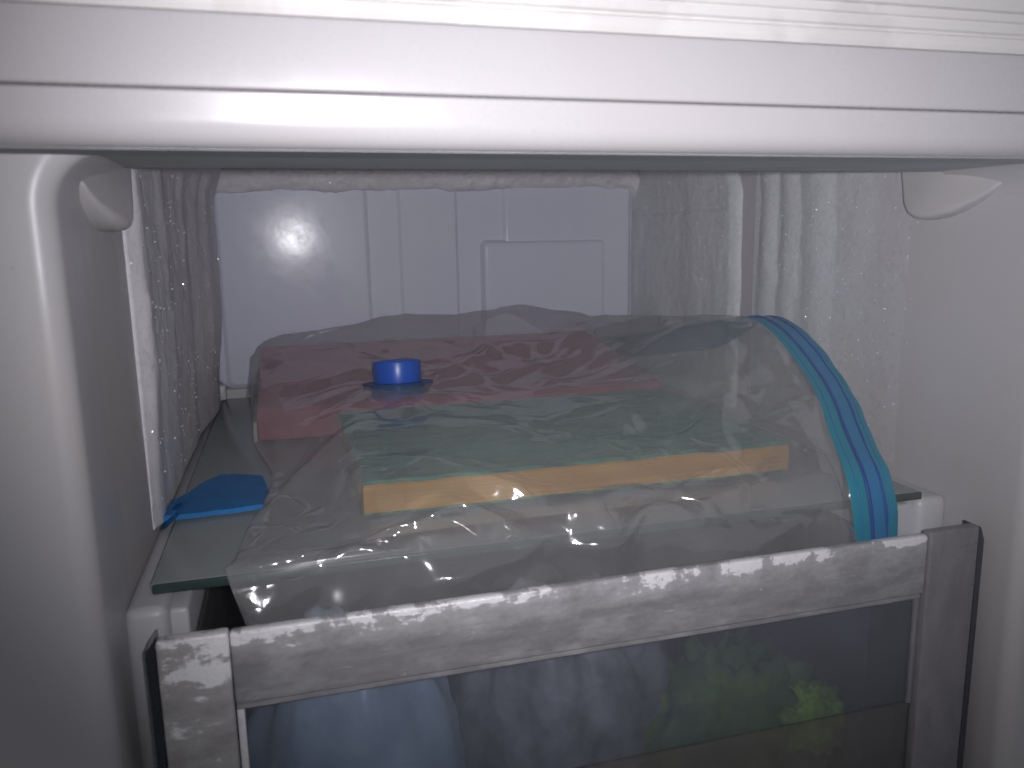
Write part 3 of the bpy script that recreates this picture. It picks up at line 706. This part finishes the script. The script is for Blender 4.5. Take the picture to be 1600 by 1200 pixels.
strip('zip_ridge', 0.3606, 0.3615, 0.0003, 0.0010, M['zip_mid'], zp)
# one-way valve
vt = (math.radians(-6), math.radians(0)); vl = (0.079, 0.620, -0.1128)
val = lathe('valve', [(0.0, 0.0), (0.0270, 0.0), (0.0276, 0.0006), (0.0272, 0.0014), (0.0245, 0.0016), (0.0, 0.0016)][:-1] + [(0.0205, 0.0016)], vl, M['valve_flange'], bag, 56, vt)
lathe('cap', [(0.0183, 0.0014), (0.0186, 0.0030), (0.0186, 0.0168), (0.0182, 0.0181), (0.0172, 0.0187), (0.0156, 0.0185), (0.0150, 0.0180)], vl, M['valve'], val, 56, vt)
lathe('stem', [(0.0205, -0.0080), (0.0208, -0.0070), (0.0208, -0.0003)], vl, M['valve_flange'], val, 40, vt)

# ------------------------------------------------------------------ drawer
YD = 0.346
drw = thing('drawer', (0, 0, 0), 'scuffed clear plastic freezer drawer with frosted front below the shelf', 'drawer')
X0, X1, ZT = -0.0660, 0.3730, -0.1685
def slab(name, x0, x1, z0, z1, y0, y1, mat, parent, bev=0.0012):
    return box(name, (x0, y0, z0), (x1, y1, z1), mat, parent, bev, 3)
slab('top_rail', -0.0345, 0.3375, -0.2045, ZT-0.0007, YD+0.0012, YD+0.0070, M['drawer_rail'], drw, 0.0016)
slab('side_stile', X0+0.0014, -0.0348, -0.48, ZT, YD, YD+0.0070, M['drawer_stile'], drw, 0.0014)
slab('side_stile', 0.3378, X1-0.0014, -0.48, ZT+0.0012, YD, YD+0.0070, M['drawer_stile_clean'], drw, 0.0014)
slab('bottom_rail', -0.0345, 0.3375, -0.48, -0.2745, YD+0.0052, YD+0.0090, M['drawer_base'], drw, 0.0016)
win = slab('window', -0.0343, 0.3373, -0.2743, -0.2047, YD+0.0068, YD+0.0092, M['drawer_window'], drw, 0.0004)
slab('window_rim', -0.0343, -0.0310, -0.2740, -0.2082, YD+0.0040, YD+0.0066, M['frost'], win, 0.0006)  # frost white painted in for the bright highlight along this rim
slab('window_rim', 0.3345, 0.3373, -0.2740, -0.2082, YD+0.0040, YD+0.0066, M['drawer_stile_clean'], win, 0.0006)
slab('window_rim', -0.0343, 0.3373, -0.2080, -0.2048, YD+0.0036, YD+0.0066, M['drawer_rail'], win, 0.0006)
# dark side edges, with the cut corner on the right
for x, w_, ch in ((X0, -1, 0.004), (X1, 1, 0.008)):
    pr = [(x-0.0012*w_, ZT+0.0008), (x+0.0002*w_, ZT-0.001), (x+0.0026*w_, ZT-ch), (x+0.0026*w_, -0.48), (x-0.0012*w_, -0.48)]
    bm = bmesh.new(); a = [bm.verts.new((px, YD+0.0004, pz)) for px, pz in pr]; b = [bm.verts.new((px, YD+0.0125, pz)) for px, pz in pr]
    bm.faces.new(a); bm.faces.new(b[::-1])
    for k in range(5): bm.faces.new([a[k], a[(k+1) % 5], b[(k+1) % 5], b[k]])
    from_bm('edge_strip', bm, M['drawer_edge'], drw, angle=20)
box('side_wall', (-0.0535, YD+0.0075, -0.48), (-0.0510, 0.80, -0.186), M['drawer_side'], drw, 0.0006)
box('side_wall', (0.3405, YD+0.0075, -0.48), (0.3425, 0.80, -0.186), M['drawer_side'], drw, 0.0006)
box('back_wall', (-0.0508, 0.797, -0.48), (0.3403, 0.80, -0.20), M['drawer_side'], drw, 0.0006)
box('bottom', (-0.0508, YD+0.0075, -0.48), (0.3403, 0.797, -0.476), M['drawer_side'], drw, 0.0006)

# ------------------------------------------------------------------ food in the drawer
def lump(name, c, r, mat, label, cat, seed, amp=0.18, power=2.6, fr=3.0):
    nu, nv = 56, 36; verts = []
    for i in range(nv):
        th = math.pi*i/(nv-1)
        for j in range(nu):
            ph = 2*math.pi*j/nu; d = np.array([math.sin(th)*math.cos(ph), math.sin(th)*math.sin(ph), math.cos(th)])
            s = (np.abs(d)**power).sum()**(-1/power)
            k = 1+amp*float(vnoise(np.array(d[0]*fr+5+d[2]), np.array(d[1]*fr+5-d[2]*1.7), seed, 5, 0.6))
            verts.append(np.array(c)+np.array(r)*d*s*k)
    faces = [(i*nu+j, i*nu+(j+1) % nu, (i+1)*nu+(j+1) % nu, (i+1)*nu+j) for i in range(nv-1) for j in range(nu)]
    o = pyd(name, verts, faces, mat); return tag(o, label, cat, 'frozen food inside the drawer')
lump('food_bag', (0.022, 0.425, -0.335), (0.062, 0.052, 0.125), M['food_blue'], 'pale blue frozen food bag behind the left of the drawer window', 'food bag', 51)
lump('food_bag', (0.155, 0.445, -0.345), (0.070, 0.055, 0.125), M['food_grey'], 'dim grey food bag behind the middle of the drawer window', 'food bag', 52, 0.25)
lump('green_vegetables', (0.250, 0.412, -0.350), (0.070, 0.035, 0.090), M['food_green'], 'dark green frozen vegetables behind the drawer window', 'vegetables', 53, 0.4, 2.2, 6)
lump('green_vegetables', (0.300, 0.396, -0.306), (0.024, 0.018, 0.022), M['food_bright'], 'bright green frozen vegetable near the right end of the drawer window', 'vegetables', 54, 0.5, 2.2, 7)

# ------------------------------------------------------------------ faint haze added to veil the view and lift its dark tones
m, nt, out = new_mat('veil_haze')
pv = N(nt, 'VolumePrincipled'); pv.inputs['Color'].default_value = (0.92, 0.94, 1.0, 1); pv.inputs['Density'].default_value = 0.022
L(nt, pv.outputs[0], out.inputs['Volume'])
hz = box('haze', (-1.0, -0.5, -1.0), (1.3, 1.2, 0.8), m)
hz['kind'] = 'stuff'; hz['label'] = 'faint haze added around the scene as a pale veil'; hz['category'] = 'haze'
